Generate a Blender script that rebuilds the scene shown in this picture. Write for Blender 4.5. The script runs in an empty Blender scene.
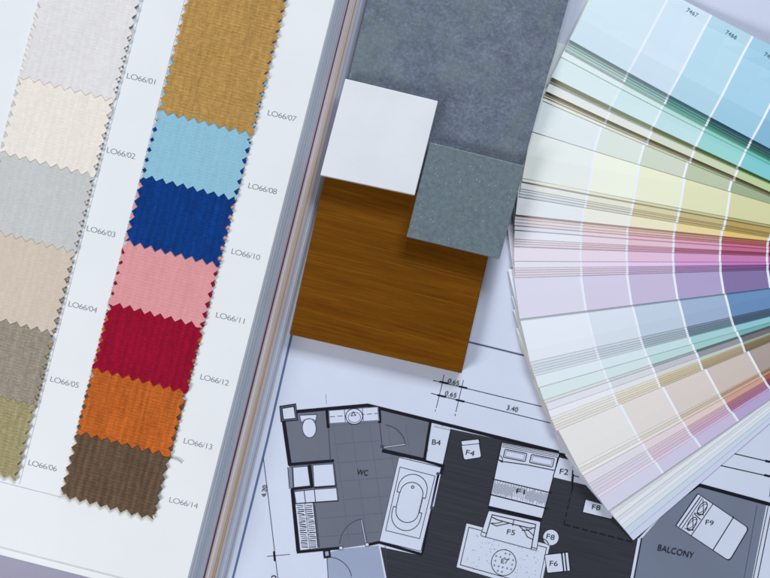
import bpy, bmesh, math, random
from mathutils import Vector, Matrix
random.seed(7)
S = 0.0005            # metres per photo pixel on the table plane
H = 0.60              # camera height above the table
CX, CY = 385.0, 289.0
MM = 0.001
scn = bpy.context.scene
COL = scn.collection

def W(px, py, z=0.0):
    k = (H - z) / H
    return Vector(((px-CX)*S*k, (CY-py)*S*k, z))

def lin(c):
    return tuple(((v/255)/12.92 if v/255 <= 0.04045 else (((v/255)+0.055)/1.055)**2.4) for v in c)

# ------------------------------------------------------------------ objects
FR = {}
def setp(o, label=None, cat=None, group=None, kind=None):
    if label: o['label'] = label
    if cat: o['category'] = cat
    if group: o['group'] = group
    if kind: o['kind'] = kind
    return o

def thing(name, label, cat, loc, ang=0.0):
    o = bpy.data.objects.new(name, None)
    COL.objects.link(o)
    o.empty_display_size = 0.02
    o.location = loc
    o.rotation_euler = (0, 0, ang)
    FR[o.name] = (Matrix.Translation(loc) @ Matrix.Rotation(ang, 4, 'Z')).inverted()
    return setp(o, label, cat)

def mk(name, verts, faces, mats, parent=None, midx=None, smooth=False, frame=None, label=None):
    me = bpy.data.meshes.new(name)
    M = FR[parent.name] if parent is not None else frame
    if M is not None:
        verts = [M @ Vector(v) for v in verts]
    me.from_pydata([tuple(v) for v in verts], [], faces)
    for m in (mats if isinstance(mats, (list, tuple)) else [mats]):
        me.materials.append(m)
    if midx:
        for p, i in zip(me.polygons, midx): p.material_index = i
    if smooth:
        for p in me.polygons: p.use_smooth = True
    me.update()
    o = bpy.data.objects.new(name, me)
    COL.objects.link(o)
    if parent is not None:
        o.parent = parent
        FR[o.name] = FR[parent.name]
    elif frame is not None:
        o.matrix_world = frame.inverted()
        FR[o.name] = frame
    if label: o['label'] = label
    return o

def slab(poly, z0, z1):
    """poly: xy points counter-clockwise; z0 / z1 numbers or functions of the point"""
    n = len(poly)
    f0 = z0 if callable(z0) else (lambda p: z0)
    f1 = z1 if callable(z1) else (lambda p: z1)
    a = 0
    for i in range(n):
        j = (i+1) % n
        a += poly[i][0]*poly[j][1] - poly[j][0]*poly[i][1]
    if a < 0: poly = poly[::-1]
    vs = [(p[0], p[1], f0(p)) for p in poly] + [(p[0], p[1], f1(p)) for p in poly]
    fs = [tuple(range(n))[::-1], tuple(range(n, 2*n))]
    for i in range(n):
        j = (i+1) % n
        fs.append((i, j, n+j, n+i))
    return vs, fs

def bevel(o, w, seg=2):
    m = o.modifiers.new('bevel', 'BEVEL'); m.width = w; m.segments = seg
    m.limit_method = 'ANGLE'; m.angle_limit = math.radians(40)
    return o

# ---------------------------------------------------------------- materials
def new_mat(name):
    m = bpy.data.materials.new(name); m.use_nodes = True
    nt = m.node_tree
    return m, nt, nt.nodes['Principled BSDF']

def N(nt, t, **kw):
    n = nt.nodes.new(t)
    for k, v in kw.items(): setattr(n, k, v)
    return n

def mapping(nt, scale=(1,1,1), rot=(0,0,0), rnd=False):
    tc = N(nt, 'ShaderNodeTexCoord'); mp = N(nt, 'ShaderNodeMapping')
    mp.inputs['Scale'].default_value = scale; mp.inputs['Rotation'].default_value = rot
    src = tc.outputs['Object']
    if rnd:
        oi = N(nt, 'ShaderNodeObjectInfo'); ad = N(nt, 'ShaderNodeVectorMath', operation='ADD')
        nt.links.new(src, ad.inputs[0]); nt.links.new(oi.outputs['Random'], ad.inputs[1]); src = ad.outputs[0]
    nt.links.new(src, mp.inputs['Vector'])
    return mp.outputs['Vector']

def noise(nt, vec, scale, detail=3, rough=0.55):
    n = N(nt, 'ShaderNodeTexNoise'); n.inputs['Scale'].default_value = scale
    n.inputs['Detail'].default_value = detail; n.inputs['Roughness'].default_value = rough
    nt.links.new(vec, n.inputs['Vector']); return n.outputs['Fac']

def ramp(nt, fac, stops):
    r = N(nt, 'ShaderNodeValToRGB'); nt.links.new(fac, r.inputs['Fac'])
    e = r.color_ramp.elements
    while len(e) < len(stops): e.new(0.5)
    for x, (p, c) in zip(e, stops):
        x.position = p; x.color = (*c, 1) if len(c) == 3 else c
    return r.outputs['Color']

def mix(nt, fac, a, b, mode='MIX'):
    n = N(nt, 'ShaderNodeMix', data_type='RGBA', blend_type=mode)
    for s, v in ((n.inputs[0], fac), (n.inputs[6], a), (n.inputs[7], b)):
        if isinstance(v, bpy.types.NodeSocket): nt.links.new(v, s)
        elif isinstance(v, (int, float)): s.default_value = v
        else: s.default_value = (*v, 1)
    return n.outputs[2]

def math_(nt, op, a, b=0.0):
    n = N(nt, 'ShaderNodeMath', operation=op)
    for s, v in zip(n.inputs, (a, b)):
        if isinstance(v, bpy.types.NodeSocket): nt.links.new(v, s)
        else: s.default_value = v
    return n.outputs[0]

def bump(nt, bs, h, dist, strength=1.0):
    b = N(nt, 'ShaderNodeBump'); b.inputs['Distance'].default_value = dist
    b.inputs['Strength'].default_value = strength
    nt.links.new(h, b.inputs['Height']); nt.links.new(b.outputs['Normal'], bs.inputs['Normal'])

def paper_mat(name, rgb, rough=0.6, var=0.03, spec=0.15, b=0.00002):
    m, nt, bs = new_mat(name)
    v = mapping(nt)
    f = noise(nt, v, 35, 3)
    c = lin(rgb)
    col = ramp(nt, f, [(0.3, tuple(x*(1-var) for x in c)), (0.7, tuple(min(1, x*(1+var)) for x in c))])
    nt.links.new(col, bs.inputs['Base Color'])
    bs.inputs['Roughness'].default_value = rough
    bs.inputs['Specular IOR Level'].default_value = spec
    bump(nt, bs, noise(nt, v, 900, 3), b)
    return m

def flat_mat(name, rgb, rough=0.6, spec=0.12):
    return paper_mat(name, rgb, rough, 0.02, spec, 0.00001)

def fabric_mat(name, rgb, slub=0.16, fine=0.18, rib=0.0, row=0.0):
    m, nt, bs = new_mat(name)
    c = lin(rgb)
    warp = noise(nt, mapping(nt, (500, 40, 1), rnd=True), 1.0, 3)      # vertical slubs
    weft = noise(nt, mapping(nt, (300, 1750, 1), rnd=True), 1.0, 2)    # crosswise threads
    wthr = noise(nt, mapping(nt, (1900, 260, 1), rnd=True), 1.0, 2)
    cloud = noise(nt, mapping(nt, (60, 60, 1), rnd=True), 1.0, 3)
    def br(amp, f):   # 1-amp .. 1+amp
        r = N(nt, 'ShaderNodeMapRange'); nt.links.new(f, r.inputs[0])
        r.inputs[1].default_value = 0.28; r.inputs[2].default_value = 0.72
        r.inputs[3].default_value = 1-amp; r.inputs[4].default_value = 1+amp
        return r.outputs[0]
    k = math_(nt, 'MULTIPLY', br(slub, warp), br(fine, weft))
    k = math_(nt, 'MULTIPLY', k, br(fine*0.7, wthr))
    k = math_(nt, 'MULTIPLY', k, br(slub*0.45, cloud))
    for axis, amp, sc in (('X', rib, 95.0), ('Y', row, 215.0)):
        if amp:
            wv = N(nt, 'ShaderNodeTexWave', bands_direction=axis); wv.inputs['Scale'].default_value = sc
            wv.inputs['Distortion'].default_value = 2.2; wv.inputs['Detail'].default_value = 2.0
            wv.inputs['Detail Scale'].default_value = 1.6
            nt.links.new(mapping(nt, (1,1,1), rnd=True), wv.inputs['Vector'])
            r = N(nt, 'ShaderNodeMapRange'); nt.links.new(wv.outputs['Fac'], r.inputs[0])
            r.inputs[3].default_value = 1-amp; r.inputs[4].default_value = 1+amp
            k = math_(nt, 'MULTIPLY', k, r.outputs[0])
    vm = N(nt, 'ShaderNodeVectorMath', operation='SCALE'); vm.inputs[0].default_value = c
    nt.links.new(k, vm.inputs['Scale'])
    nt.links.new(vm.outputs[0], bs.inputs['Base Color'])
    bs.inputs['Roughness'].default_value = 0.85
    bs.inputs['Specular IOR Level'].default_value = 0.12
    bs.inputs['Sheen Weight'].default_value = 0.04
    h = math_(nt, 'ADD', weft, wthr)
    h = math_(nt, 'ADD', h, math_(nt, 'MULTIPLY', cloud, 5.0))
    bump(nt, bs, h, 0.00016, 0.8)
    return m

# ------------------------------------------------------------------ setting
table_m, nt, bs = new_mat('table_paint')
v = mapping(nt)
nt.links.new(ramp(nt, noise(nt, v, 14, 4), [(0.3, lin((158,156,182))), (0.7, lin((168,166,192)))]), bs.inputs['Base Color'])
bs.inputs['Roughness'].default_value = 0.5
bump(nt, bs, noise(nt, v, 600, 3), 0.00003)
vs, fs = slab([(-1.6,-1.2),(1.6,-1.2),(1.6,1.2),(-1.6,1.2)], -0.03, 0.0)
tab = mk('tabletop', vs, fs, table_m)
setp(tab, 'smooth lavender grey tabletop under the sheets and samples', 'tabletop', kind='structure')

# ------------------------------------------------------- floor plan drawing
PAPER_A = math.atan(0.2407)
paper_rgb = (199, 208, 229)
paper_m = paper_mat('drawing_paper', paper_rgb)
ink_m = flat_mat('black_ink', (24, 25, 36), 0.55)
ink_soft = flat_mat('thin_ink', (66, 70, 92), 0.6)
ink_blue = flat_mat('blue_ink', (90, 107, 148), 0.6)
ink_slate = flat_mat('slate_ink', (80, 92, 116), 0.6)
ink_faint = flat_mat('faint_ink', (92, 99, 124), 0.6)
tint_wc = paper_mat('grey_print', (103, 109, 124), 0.6, 0.05)
tint_wc2 = flat_mat('grey_print_border', (120, 127, 152), 0.6)
tint_hall = paper_mat('pale_grey_print', (148, 160, 188), 0.6, 0.04)
tint_balc = paper_mat('blue_grey_print', (110, 119, 140), 0.6, 0.05)
tint_dark, nt, bs = new_mat('dark_plank_print')
v = mapping(nt, (30, 1100, 1)); f1 = noise(nt, v, 1.0, 2)
nt.links.new(ramp(nt, f1, [(0.3, lin((47,49,58))), (0.7, lin((55,57,67)))]), bs.inputs['Base Color'])
bs.inputs['Roughness'].default_value = 0.55; bs.inputs['Specular IOR Level'].default_value = 0.15

plan = thing('floor_plan_sheet', 'white architectural floor plan print lying under the samples and colour fan', 'floor plan',
             W(372-32+36, -150), -PAPER_A)
ca, sa = math.cos(PAPER_A), math.sin(PAPER_A)
tl = Vector((376.0, -150.0)); ax = Vector((ca, sa)); dn = Vector((-sa, ca))
cor = [tl, tl+ax*1188, tl+ax*1188+dn*880, tl+dn*880]
vs, fs = slab([W(*c)[:2] for c in cor], 0.00002, 0.0002)
mk('sheet', vs, fs, paper_m, plan)

class Print:
    def __init__(s): s.v=[]; s.f=[]; s.m=[]; s.mats=[]
    def mi(s, m):
        if m not in s.mats: s.mats.append(m)
        return s.mats.index(m)
    def z(s, l): return (0.20+0.022*l)*MM
    def fill(s, pts, m, l):
        z = s.z(l); b = len(s.v)
        a = sum(pts[i][0]*pts[(i+1)%len(pts)][1]-pts[(i+1)%len(pts)][0]*pts[i][1] for i in range(len(pts)))
        if a > 0: pts = pts[::-1]       # photo y runs down
        for p in pts:
            w = W(p[0], p[1]); s.v.append((w.x, w.y, z))
        s.f.append(tuple(range(b, b+len(pts)))); s.m.append(s.mi(m))
    def line(s, pts, w, m, l, closed=False):
        # mitred stroke: one strip, no doubled faces at the corners
        P = [Vector(p) for p in pts]; n = len(P)
        if n < 2: return
        L=[]; R=[]
        for i in range(n):
            if closed: a, c = P[i-1], P[(i+1)%n]
            else: a, c = P[max(i-1,0)], P[min(i+1,n-1)]
            d1 = (P[i]-a); d2 = (c-P[i])
            if d1.length < 1e-6: d1 = d2
            if d2.length < 1e-6: d2 = d1
            d1 = d1.normalized(); d2 = d2.normalized()
            t = d1+d2
            t = t.normalized() if t.length > 1e-3 else d1
            nn = Vector((-t.y, t.x)); k = abs(nn.dot(Vector((-d1.y, d1.x)))); k = 1/max(k, 0.4)
            L.append(P[i]+nn*w/2*k); R.append(P[i]-nn*w/2*k)
        for i in range(n if closed else n-1):
            j = (i+1) % n
            s.fill([L[i], L[j], R[j], R[i]], m, l)
    def build(s, name, parent):
        return mk(name, s.v, s.f, s.mats, parent, s.m)

def arc(c, r, a0, a1, n=14, ry=None, rot=0.0):
    ry = r if ry is None else ry
    o=[]
    for i in range(n+1):
        a = math.radians(a0+(a1-a0)*i/n)
        x, y = r*math.cos(a), ry*math.sin(a)
        o.append((c[0]+x*math.cos(rot)-y*math.sin(rot), c[1]+x*math.sin(rot)+y*math.cos(rot)))
    return o
def ell(c, r, ry=None, rot=0.0, n=32): return arc(c, r, 0, 360, n, ry, rot)[:-1]
def dashed(P, a, b, dash, gap, w, m, l):
    a, b = Vector(a), Vector(b); d = (b-a); L = d.length; d.normalize(); t = 0
    while t < L:
        P.line([a+d*t, a+d*min(L, t+dash)], w, m, l); t += dash+gap
def lerp2(q, u, v_):
    a=Vector(q[0]).lerp(Vector(q[1]),u); b=Vector(q[3]).lerp(Vector(q[2]),u); return a.lerp(b,v_)
def rquad(q, r, n=5, which=(0,1,2,3)):
    o=[]; q=[Vector(p) for p in q]
    for i in range(4):
        p=q[i]; a=(q[i-1]-p).normalized(); b=(q[(i+1)%4]-p).normalized()
        if i in which:
            for k in range(n+1):
                t=k/n; o.append((p+a*r)*(1-t)**2 + p*2*t*(1-t) + (p+b*r)*t*t)
        else: o.append(p)
    return o

# floor tints
T = Print()
T.fill([(281,408),(297,411.5),(331,407.5),(367.5,405.5),(430,421),(424,459.5),(399,457),(379.5,541.5),(369,544.5),(341,548.5),(298,551.5),(291,489),(289,465),(284,422)], tint_wc, 1)
T.fill([(327.5,553),(341,549),(378.6,545.5),(384.6,578),(389,610),(331,610)], tint_hall, 1)
T.fill([(451,429),(558,452),(640,472),(700,486),(663,512),(639,538),(630.5,577),(622,613),(391.5,613),(386.5,578),(380.5,547),(421,555.5),(431,507),(441,467)], tint_dark, 1)
T.fill([(698,486),(770,504),(766,506),(752,578),(745,613),(628,613),(634.5,577),(642,538),(665,512)], tint_balc, 1)
# tile joints
def joints(P):
    u = Vector((0.137, 1)).normalized(); h = Vector((1, -0.085)).normalized()
    for i in range(7):
        a = Vector((333+18.2*i, 424)); 
        P.line([a, a+u*(118 if i<3 else (105 if i<3 else (118, 115, 60, 28, 20)[min(i-2,4)]))], 0.45, ink_faint, 2)
    for i in range(7):
        y = 424+18.5*i
        x0 = 331+0.137*(y-424) if y < 503 else 320
        x1 = (380, 380, 398-0.24*(y-457), 398-0.24*(y-457), 398-0.24*(y-457), 398-0.24*(y-457), 398-0.24*(y-457))[i]
        P.line([(x0, y+2), (x1, y+2-0.085*(x1-x0))], 0.45, ink_faint, 3)
joints(T)
T.line([(757,505),(744,578),(739,606)], 0.6, ink_soft, 2)
T.build('printed_floor_tint', plan)

# walls
A = Print()
ink = ink_m; wh = paper_m
A.line([(296,411.6),(367.7,405.2),(430,420.6),(558.6,452.4)], 3.4, ink, 5)
A.line([(283.6,421),(289.9,465)], 3.8, ink, 5)
A.line([(288.5,464.6),(334,460.7)], 3.0, ink, 6)
A.line([(326.8,409),(328.4,428)], 3.0, ink, 6)
A.line([(328.4,428),(330.5,461)], 0.6, ink_soft, 7)
A.fill([(279.4,406),(296,403.4),(298,420.5),(280.8,422)], ink, 6)
A.fill([(282.6,408.8),(293.5,407),(295.2,417.9),(283.8,419)], wh, 7)
A.line([(281,407.5),(295,405.2),(296.4,419.2),(282.4,420.4)], 0.5, tint_wc2, 7, True)
A.line([(379,408.6),(379.8,423)], 3.2, ink, 6)
A.line([(379.6,423),(382,447)], 0.7, ink_soft, 7)
A.line([(382,450.4),(424.2,460),(443.5,465.8)], 3.6, ink, 6)
A.line([(430.4,421.6),(424.4,459.6)], 2.8, ink, 7)
A.line([(380.5,446.6),(384,446.6)], 2.6, ink_soft, 8)
A.line([(309.4,464.8),(312,487.4)], 3.2, ink, 7)
A.line([(291,489.2),(313,486.6)], 2.6, ink, 6)
A.line([(292.2,489),(298.2,551.6)], 3.6, ink, 5)
A.line([(296.8,552.2),(340,548)], 2.8, ink, 6)
A.line([(369,544.6),(379.2,542.3),(422.4,554.6)], 2.8, ink, 6)
A.line([(431.2,507),(422.3,553)], 2.2, ink, 7)
A.line([(443.6,464.5),(441.4,474)], 2.2, ink, 7)
A.fill([(437.6,473.5),(440.9,474.2),(433.6,508.5),(430.4,507.8)], wh, 8)
A.line([(437.6,473.5),(440.9,474.2),(433.6,508.5),(430.4,507.8)], 0.6, ink_soft, 9, True)
A.line([(439.3,474),(432,508)], 0.5, ink_soft, 9)
A.fill([(436.6,472),(440,472.6),(439.6,475.4),(436.1,474.8)], ink_soft, 10)
A.fill([(430.6,506),(434.2,506.8),(433.6,509.8),(430,509)], ink_soft, 10)
A.fill([(322.7,549.8),(330,549.2),(331,557.6),(323.8,558.4)], ink, 7)
A.fill([(325,551.6),(328.4,551.2),(328.9,555.6),(325.6,556)], tint_hall, 8)
A.fill([(339,546.6),(342.6,546.2),(342.8,549.4),(339.3,549.8)], wh, 9)
A.line([(339,546.6),(342.6,546.2),(342.8,549.4),(339.3,549.8)], 0.5, ink, 10, True)
A.fill([(365.2,543.2),(368.6,542.8),(369,546),(365.6,546.4)], wh, 9)
A.line([(365.2,543.2),(368.6,542.8),(369,546),(365.6,546.4)], 0.5, ink, 10, True)
A.line([(326.8,553),(328.2,578),(329.5,606)], 0.8, ink_soft, 6)
A.line(arc((328,581), 24, -88, -10), 0.6, ink_soft, 6)
A.line([(385,546),(387,578),(391,606)], 0.6, ink_soft, 5)
# doors
A.line([(382.8,447.6),(405.5,444.4)], 1.6, ink_soft, 7)
A.line([(383,447.5),(405.2,444.3)], 0.6, wh, 8)
A.line(arc((383.4,447), 22, -85, -8), 0.6, ink_soft, 7)
A.line([(361.4,519.6),(366.2,544)], 1.6, ink_soft, 7)
A.line([(361.4,519.8),(366,543.6)], 0.6, wh, 8)
A.line(arc((366.2,545), 26.5, -101, -178), 0.6, ink_soft, 7)
# window jamb strip left
A.fill([(287.8,468.4),(292.3,467.8),(293.2,487.8),(289.6,488.2)], tint_wc2, 5)
A.line([(287.8,467),(289.6,489)], 0.7, ink, 7)
A.line([(292.3,467),(293.4,488.2)], 0.7, ink, 8)
A.build('printed_walls', plan); A = Print()
# balcony walls
A.line([(690,482.6),(770,504.4),(800,512)], 3.6, ink, 6)
A.build('printed_walls', plan); A = Print()
A.fill([(768,506),(771.8,506.8),(757.4,578),(751,606),(747,606),(753.4,577)], wh, 7)
A.build('printed_walls', plan); A = Print()
A.line([(768,506.4),(753.4,577),(747,606)], 0.8, ink, 8)
A.build('printed_walls', plan); A = Print()
A.line([(771.8,507),(757.4,578),(751,606)], 0.9, ink, 8)
A.build('printed_walls', plan); A = Print()
A.fill([(637.6,538),(641,538.6),(634,576),(628,606),(624.6,606),(630.6,575)], wh, 7)
A.line([(641.4,538),(634.2,576),(628.2,606)], 1.3, ink, 8)
A.line([(637.4,538),(630.5,575),(624.4,606)], 0.7, ink, 8)
A.build('printed_walls', plan); A = Print()
A.line([(557,452),(566,457.2)], 1.0, ink, 6)
A.line([(565,456.8),(640,475.5)], 1.8, ink, 5)
A.build('printed_walls', plan)

# furniture symbols
F = Print()
F.fill([(328.6,410.4),(378,406.6),(379.2,420.6),(329.4,423.8)], wh, 8)
F.line([(329,410.6),(377.6,407),(378.6,420.2),(329.8,423.4)], 0.5, ink_soft, 9, True)
F.line([(344.4,409.6),(345.4,422.4)], 0.6, ink, 9)
F.line([(362.4,408.2),(363.4,421)], 0.6, ink, 9)
dashed(F, (330,416.8), (378,413.4), 5, 2.4, 0.6, ink, 10)
F.fill(ell((354.2,416.4), 8.8, 8.2), ink, 11); F.fill(ell((354.2,416.4), 8.0, 7.4), wh, 12)
F.line(ell((354.4,417.4), 6.2, 5.2), 0.6, ink_soft, 13, True)
F.fill([(353.2,411),(350.4,416.2),(356.6,415.6)], ink_soft, 13)
F.fill([(353.3,412.6),(352,415.3),(354.9,415)], wh, 14)
F.build('printed_basin', plan); F = Print()
# toilet
F.fill([(299.6,415.4),(316.8,414.6),(315.6,421.4),(301.4,422)], wh, 8)
F.line([(299.6,415.4),(316.8,414.6),(315.6,421.4),(301.4,422)], 0.6, ink_soft, 9, True)
F.fill(ell((309.3,428), 7.2, 9.9, -0.08), ink_soft, 10)
F.fill(ell((309.3,428), 6.5, 9.2, -0.08), wh, 11)
F.line(arc((309.2,421.8), 6.4, 180, 360, 12, 3.0), 0.6, ink_soft, 12)
F.build('printed_toilet', plan); F = Print()
# closets
for q in ([(293,467.4),(307.6,466.2),(310.2,485.6),(294,487.4)], [(313,465.2),(333,463.9),(335.3,485.3),(314.2,486.8)],
          [(294.4,491.7),(313,489.6),(336.5,487.9),(337.8,500.8),(296.2,503.4)]):
    F.fill(q, wh, 8); F.line(q, 0.6, ink_soft, 9, True)
F.line([(333.6,463.4),(338.2,501.6)], 0.9, ink_soft, 11)
F.line([(314,487.6),(336.2,485.8)], 1.2, ink, 12)
F.line([(304.2,491),(305.6,503)], 0.8, ink, 10)
F.line([(314.4,489.8),(315.6,502)], 0.8, ink, 10)
F.line([(338,500.6),(295.6,503.6)], 1.0, ink, 12)
F.fill([(295.6,504.2),(313,503),(317.8,547.6),(300.6,550)], wh, 8)
F.line([(313.2,503),(318,547.4)], 0.8, ink, 9)
F.line([(314.6,504),(319.4,547.2)], 0.5, ink_soft, 9)
F.line([(304.8,503.6),(309.8,549)], 0.5, ink, 9)
rr = random.Random(3)
for i in range(21):
    y = 505.4+i*2.08; sh = (y-504)*0.108
    for (c, h) in ((300.2, 3.3), (308.8, 3.2)):
        dx = rr.uniform(-.6,.6); dy = rr.uniform(-.7,.7)
        F.line([(c-h+sh+dx, y+dy*.5), (c+h+sh+dx, y-dy)], 0.7 if rr.random()<.6 else 1.0, ink, 10)
F.build('printed_cupboards', plan); F = Print()
# bathtub
tub = [(398.8,457.4),(441,467.4),(420.8,551.2),(379.4,541)]
F.fill(tub, wh, 8); F.line(tub, 0.6, ink_soft, 9, True)
F.line([(400,467),(435,476),(419.5,538.6),(385.7,530.4)], 0.7, ink, 9, True)
def stadium(c, hl, hw, ang, n=12, sx=1):
    u = Vector((math.sin(-ang)*1, math.cos(ang))); v_ = Vector((math.cos(ang), math.sin(ang)))
    o=[]
    for k in range(n+1):
        a=math.pi*k/n; o.append(Vector(c)-u*(hl-hw)+v_*hw*math.cos(a)-u*hw*math.sin(a))
    o = o[::-1]
    for k in range(n+1):
        a=math.pi*k/n; o.append(Vector(c)+u*(hl-hw)+v_*hw*math.cos(a)+u*hw*math.sin(a))
    return [tuple(p) for p in o]
ta = math.radians(13.5)
so = stadium((409.4,502.4), 28.6, 14.6, ta)
F.line(so, 0.8, ink, 9, True)
F.line(stadium((409.4,502.4), 20.4, 11.4, ta), 0.8, ink, 10, True)
for s_ in (-1, 1):
    c = Vector((409.4,502.4))+Vector((math.cos(ta), math.sin(ta)))*13.2*s_
    u = Vector((-math.sin(ta), math.cos(ta))); v2 = Vector((math.cos(ta), math.sin(ta)))
    F.fill([c-v2*1.8-u*7.5, c+v2*2.2-u*7.5, c+v2*2.2+u*7.5, c-v2*1.8+u*7.5], wh, 11)
    F.line([c+v2*1.5*s_-u*7.5, c-v2*1.3*s_-u*7.5, c-v2*1.3*s_+u*7.5, c+v2*1.5*s_+u*7.5], 0.8, ink, 12)
F.fill(ell((412.6,487), 1.6), ink, 13); F.fill(ell((412.6,487), 0.8), wh, 14)
F.build('printed_bathtub', plan); F = Print()
# cupboard B4
b4 = [(433.2,424.6),(450.8,428.8),(443,464.3),(426.2,460)]
F.fill(b4, wh, 8); F.line([(434,426.4),(450.4,430.2)], 0.5, ink_soft, 9)
F.line([b4[1], b4[2]], 0.7, ink, 9)
F.build('printed_cabinet', plan); F = Print()
# chair F4
F.fill(rquad([(461,444.8),(479.4,443.2),(481.8,457.4),(463.6,460.4)], 2.6, which=(2,3)), ink, 8)
F.fill(rquad([(461.7,445.3),(478.8,443.9),(481,456.9),(464.2,459.6)], 2.3, which=(2,3)), wh, 9)
F.fill(rquad([(460.6,440.6),(478.8,438.6),(480,443.8),(461.6,445.8)], 1.2), ink, 10)
F.fill(rquad([(461.3,441.3),(478.3,439.4),(479.2,443.2),(462.2,445)], 1.0), wh, 11)
F.build('printed_chair', plan); F = Print()
# bed F1
bed = [(501.6,442.3),(559.4,453.4),(542,518.4),(488.4,506)]
F.fill(bed, wh, 8); F.line(bed, 0.8, ink, 9, True)
for t_ in (0.018, 0.04, 0.065): F.line([lerp2(bed,0.02,t_), lerp2(bed,0.98,t_)], 0.6, ink, 10)
F.line([bed[0], lerp2(bed,0,.27)], 1.2, ink, 10)
for (u0,u1) in ((0.08,0.46),(0.54,0.94)):
    q=[lerp2(bed,u0,.095),lerp2(bed,u1,.095),lerp2(bed,u1,.22),lerp2(bed,u0,.22)]
    F.line(rquad(q,1.0), 0.9, ink, 11, True)
    q=[lerp2(bed,u0+.03,.115),lerp2(bed,u1-.03,.115),lerp2(bed,u1-.03,.2),lerp2(bed,u0+.03,.2)]
    F.line(rquad(q,1.0), 0.35, ink_soft, 11, True)
F.line([lerp2(bed,0.0,.27), lerp2(bed,.1,.285), lerp2(bed,.5,.262), lerp2(bed,1.0,.262)], 0.9, ink, 12)
F.line([lerp2(bed,0.02,.20), lerp2(bed,.07,.24), lerp2(bed,.08,.3), lerp2(bed,0.0,.27)], 0.7, ink, 13)
F.line([lerp2(bed,-.02,.58), lerp2(bed,1.04,.60)], 1.0, ink, 12)
F.line([lerp2(bed,-.02,.82), lerp2(bed,1.05,.84)], 1.2, ink, 12)
for i in range(60):
    u=0.02+i*0.0163; a=.60+rr.random()*.05 if i%3 else .59; b=.82-rr.random()*.06
    if .38<u<.62 and i%2: b=.70
    F.line([lerp2(bed,u,a), lerp2(bed,u,b)], 0.35, ink_soft, 10)
F.line([lerp2(bed,0,1.02), lerp2(bed,1,1.03)], 2.2, ink, 7)
F.build('printed_bed', plan); F = Print()
# F2 cabinets
F.fill([(557.4,457),(573,460.8),(571,481.4),(552.8,477)], wh, 8)
F.fill([(574.4,461.2),(600,467.6),(598,488),(572.4,481.8)], wh, 8)
F.line([(552.8,477.2),(560,453.5)], 1.0, ink, 9)
F.line([(573.4,474),(572,490)], 1.2, ink, 9)
F.line([(574,475.6),(590,480)], 1.0, ink, 9)
# F8 box
F.fill([(585.4,499.6),(616,508.4),(611,518.6),(582.6,511.8)], wh, 8)
F.line([(585.4,499.2),(582.4,512.2),(611,519.2)], 0.8, ink, 9)
dashed(F, (571.6,490), (563.8,524), 5, 2.6, 0.8, ink, 9)
dashed(F, (564,524.4), (632,542), 6.5, 2.6, 0.9, ink, 9)
F.build('printed_cabinet', plan); F = Print()
# rug
rug = [(466.6,523.4),(549.6,545),(540,592),(456.6,567)]
F.fill(rug, wh, 7)
F.line([lerp2(rug,.035,.07), lerp2(rug,.97,.07), lerp2(rug,.97,.99), (540,587), lerp2(rug,.035,.93)], 0.8, ink, 8, True)
for i in range(95):
    p = lerp2(rug, rr.uniform(.07,.94), rr.uniform(.12,.95))
    F.fill(ell(p, rr.uniform(.25,.5), n=6), ink_soft, 8)
F.build('printed_rug', plan); F = Print()
# sofa F5
sof = [(488.6,510.4),(540.6,521.6),(536.6,550.6),(480.4,535.6)]
F.fill(rquad(sof, 2.0), wh, 9)
F.line(rquad(sof, 2.0), 0.7, ink, 10, True)
sin_ = [lerp2(sof,.085,.13), lerp2(sof,.915,.13), lerp2(sof,.90,1.0), lerp2(sof,.09,1.0)]
F.line([lerp2(sof,.0,.84), lerp2(sof,.085,.86)], 0.8, ink, 12)
F.line([lerp2(sof,.91,.93), lerp2(sof,1.,.93)], 0.8, ink, 12)
F.line([sin_[3], sin_[0], sin_[1], sin_[2]], 1.0, ink, 11)
F.line([lerp2(sof,.1,.22), lerp2(sof,.2,.27), lerp2(sof,.52,.30), lerp2(sof,.8,.30), lerp2(sof,.91,.25)], 1.0, ink, 12)
F.line([lerp2(sof,.5,.14), lerp2(sof,.5,.36)], 0.8, ink, 13)
for (a_,b_,c_) in ((.12,.3,.36),(.68,.86,.62)):
    F.line([lerp2(sof,a_,.44), lerp2(sof,(a_+b_)/2,.40), lerp2(sof,b_,.31)], 0.8, ink, 13)
F.line([lerp2(sof,.10,.45), lerp2(sof,.22,.5), lerp2(sof,.34,.38), lerp2(sof,.42,.31)], 0.8, ink, 14)
F.line([lerp2(sof,.62,.31), lerp2(sof,.72,.42), lerp2(sof,.8,.62), lerp2(sof,.9,.66)], 0.8, ink, 14)
F.line([lerp2(sof,.74,.34), lerp2(sof,.84,.44), lerp2(sof,.9,.52)], 0.7, ink, 15)
F.build('printed_sofa', plan); F = Print()
# round table on the rug
F.fill(ell((503.6,562.6), 12.7, 13.4), ink, 9); F.fill(ell((503.6,562.6), 11.9, 12.6), wh, 10)
for i in range(-3,4):
    for j in range(-3,4):
        x = i*4.2+j*-0.9; y = j*4.6+i*1.0
        if x*x+y*y < 105 and not (j == 0 and abs(i) <= 1):
            c=(503.6+x, 562.6+y)
            F.line([(c[0]-1.2,c[1]-.2),(c[0]+1.2,c[1]+.2)], 0.5, ink_soft, 11)
            F.line([(c[0]+.2,c[1]-1.2),(c[0]-.2,c[1]+1.2)], 0.5, ink_soft, 12)
F.build('printed_round_table', plan); F = Print()
# stool F8
F.fill(ell((550.8,537.4), 8.2), ink, 9); F.fill(ell((550.8,537.4), 7.7), wh, 10)
F.line(arc((541,546), 7.5, -80, -10), 1.0, ink, 10)
F.line([(548.4,546.8),(546.8,552.4)], 2.0, wh, 9)
F.build('printed_stool', plan); F = Print()
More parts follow.
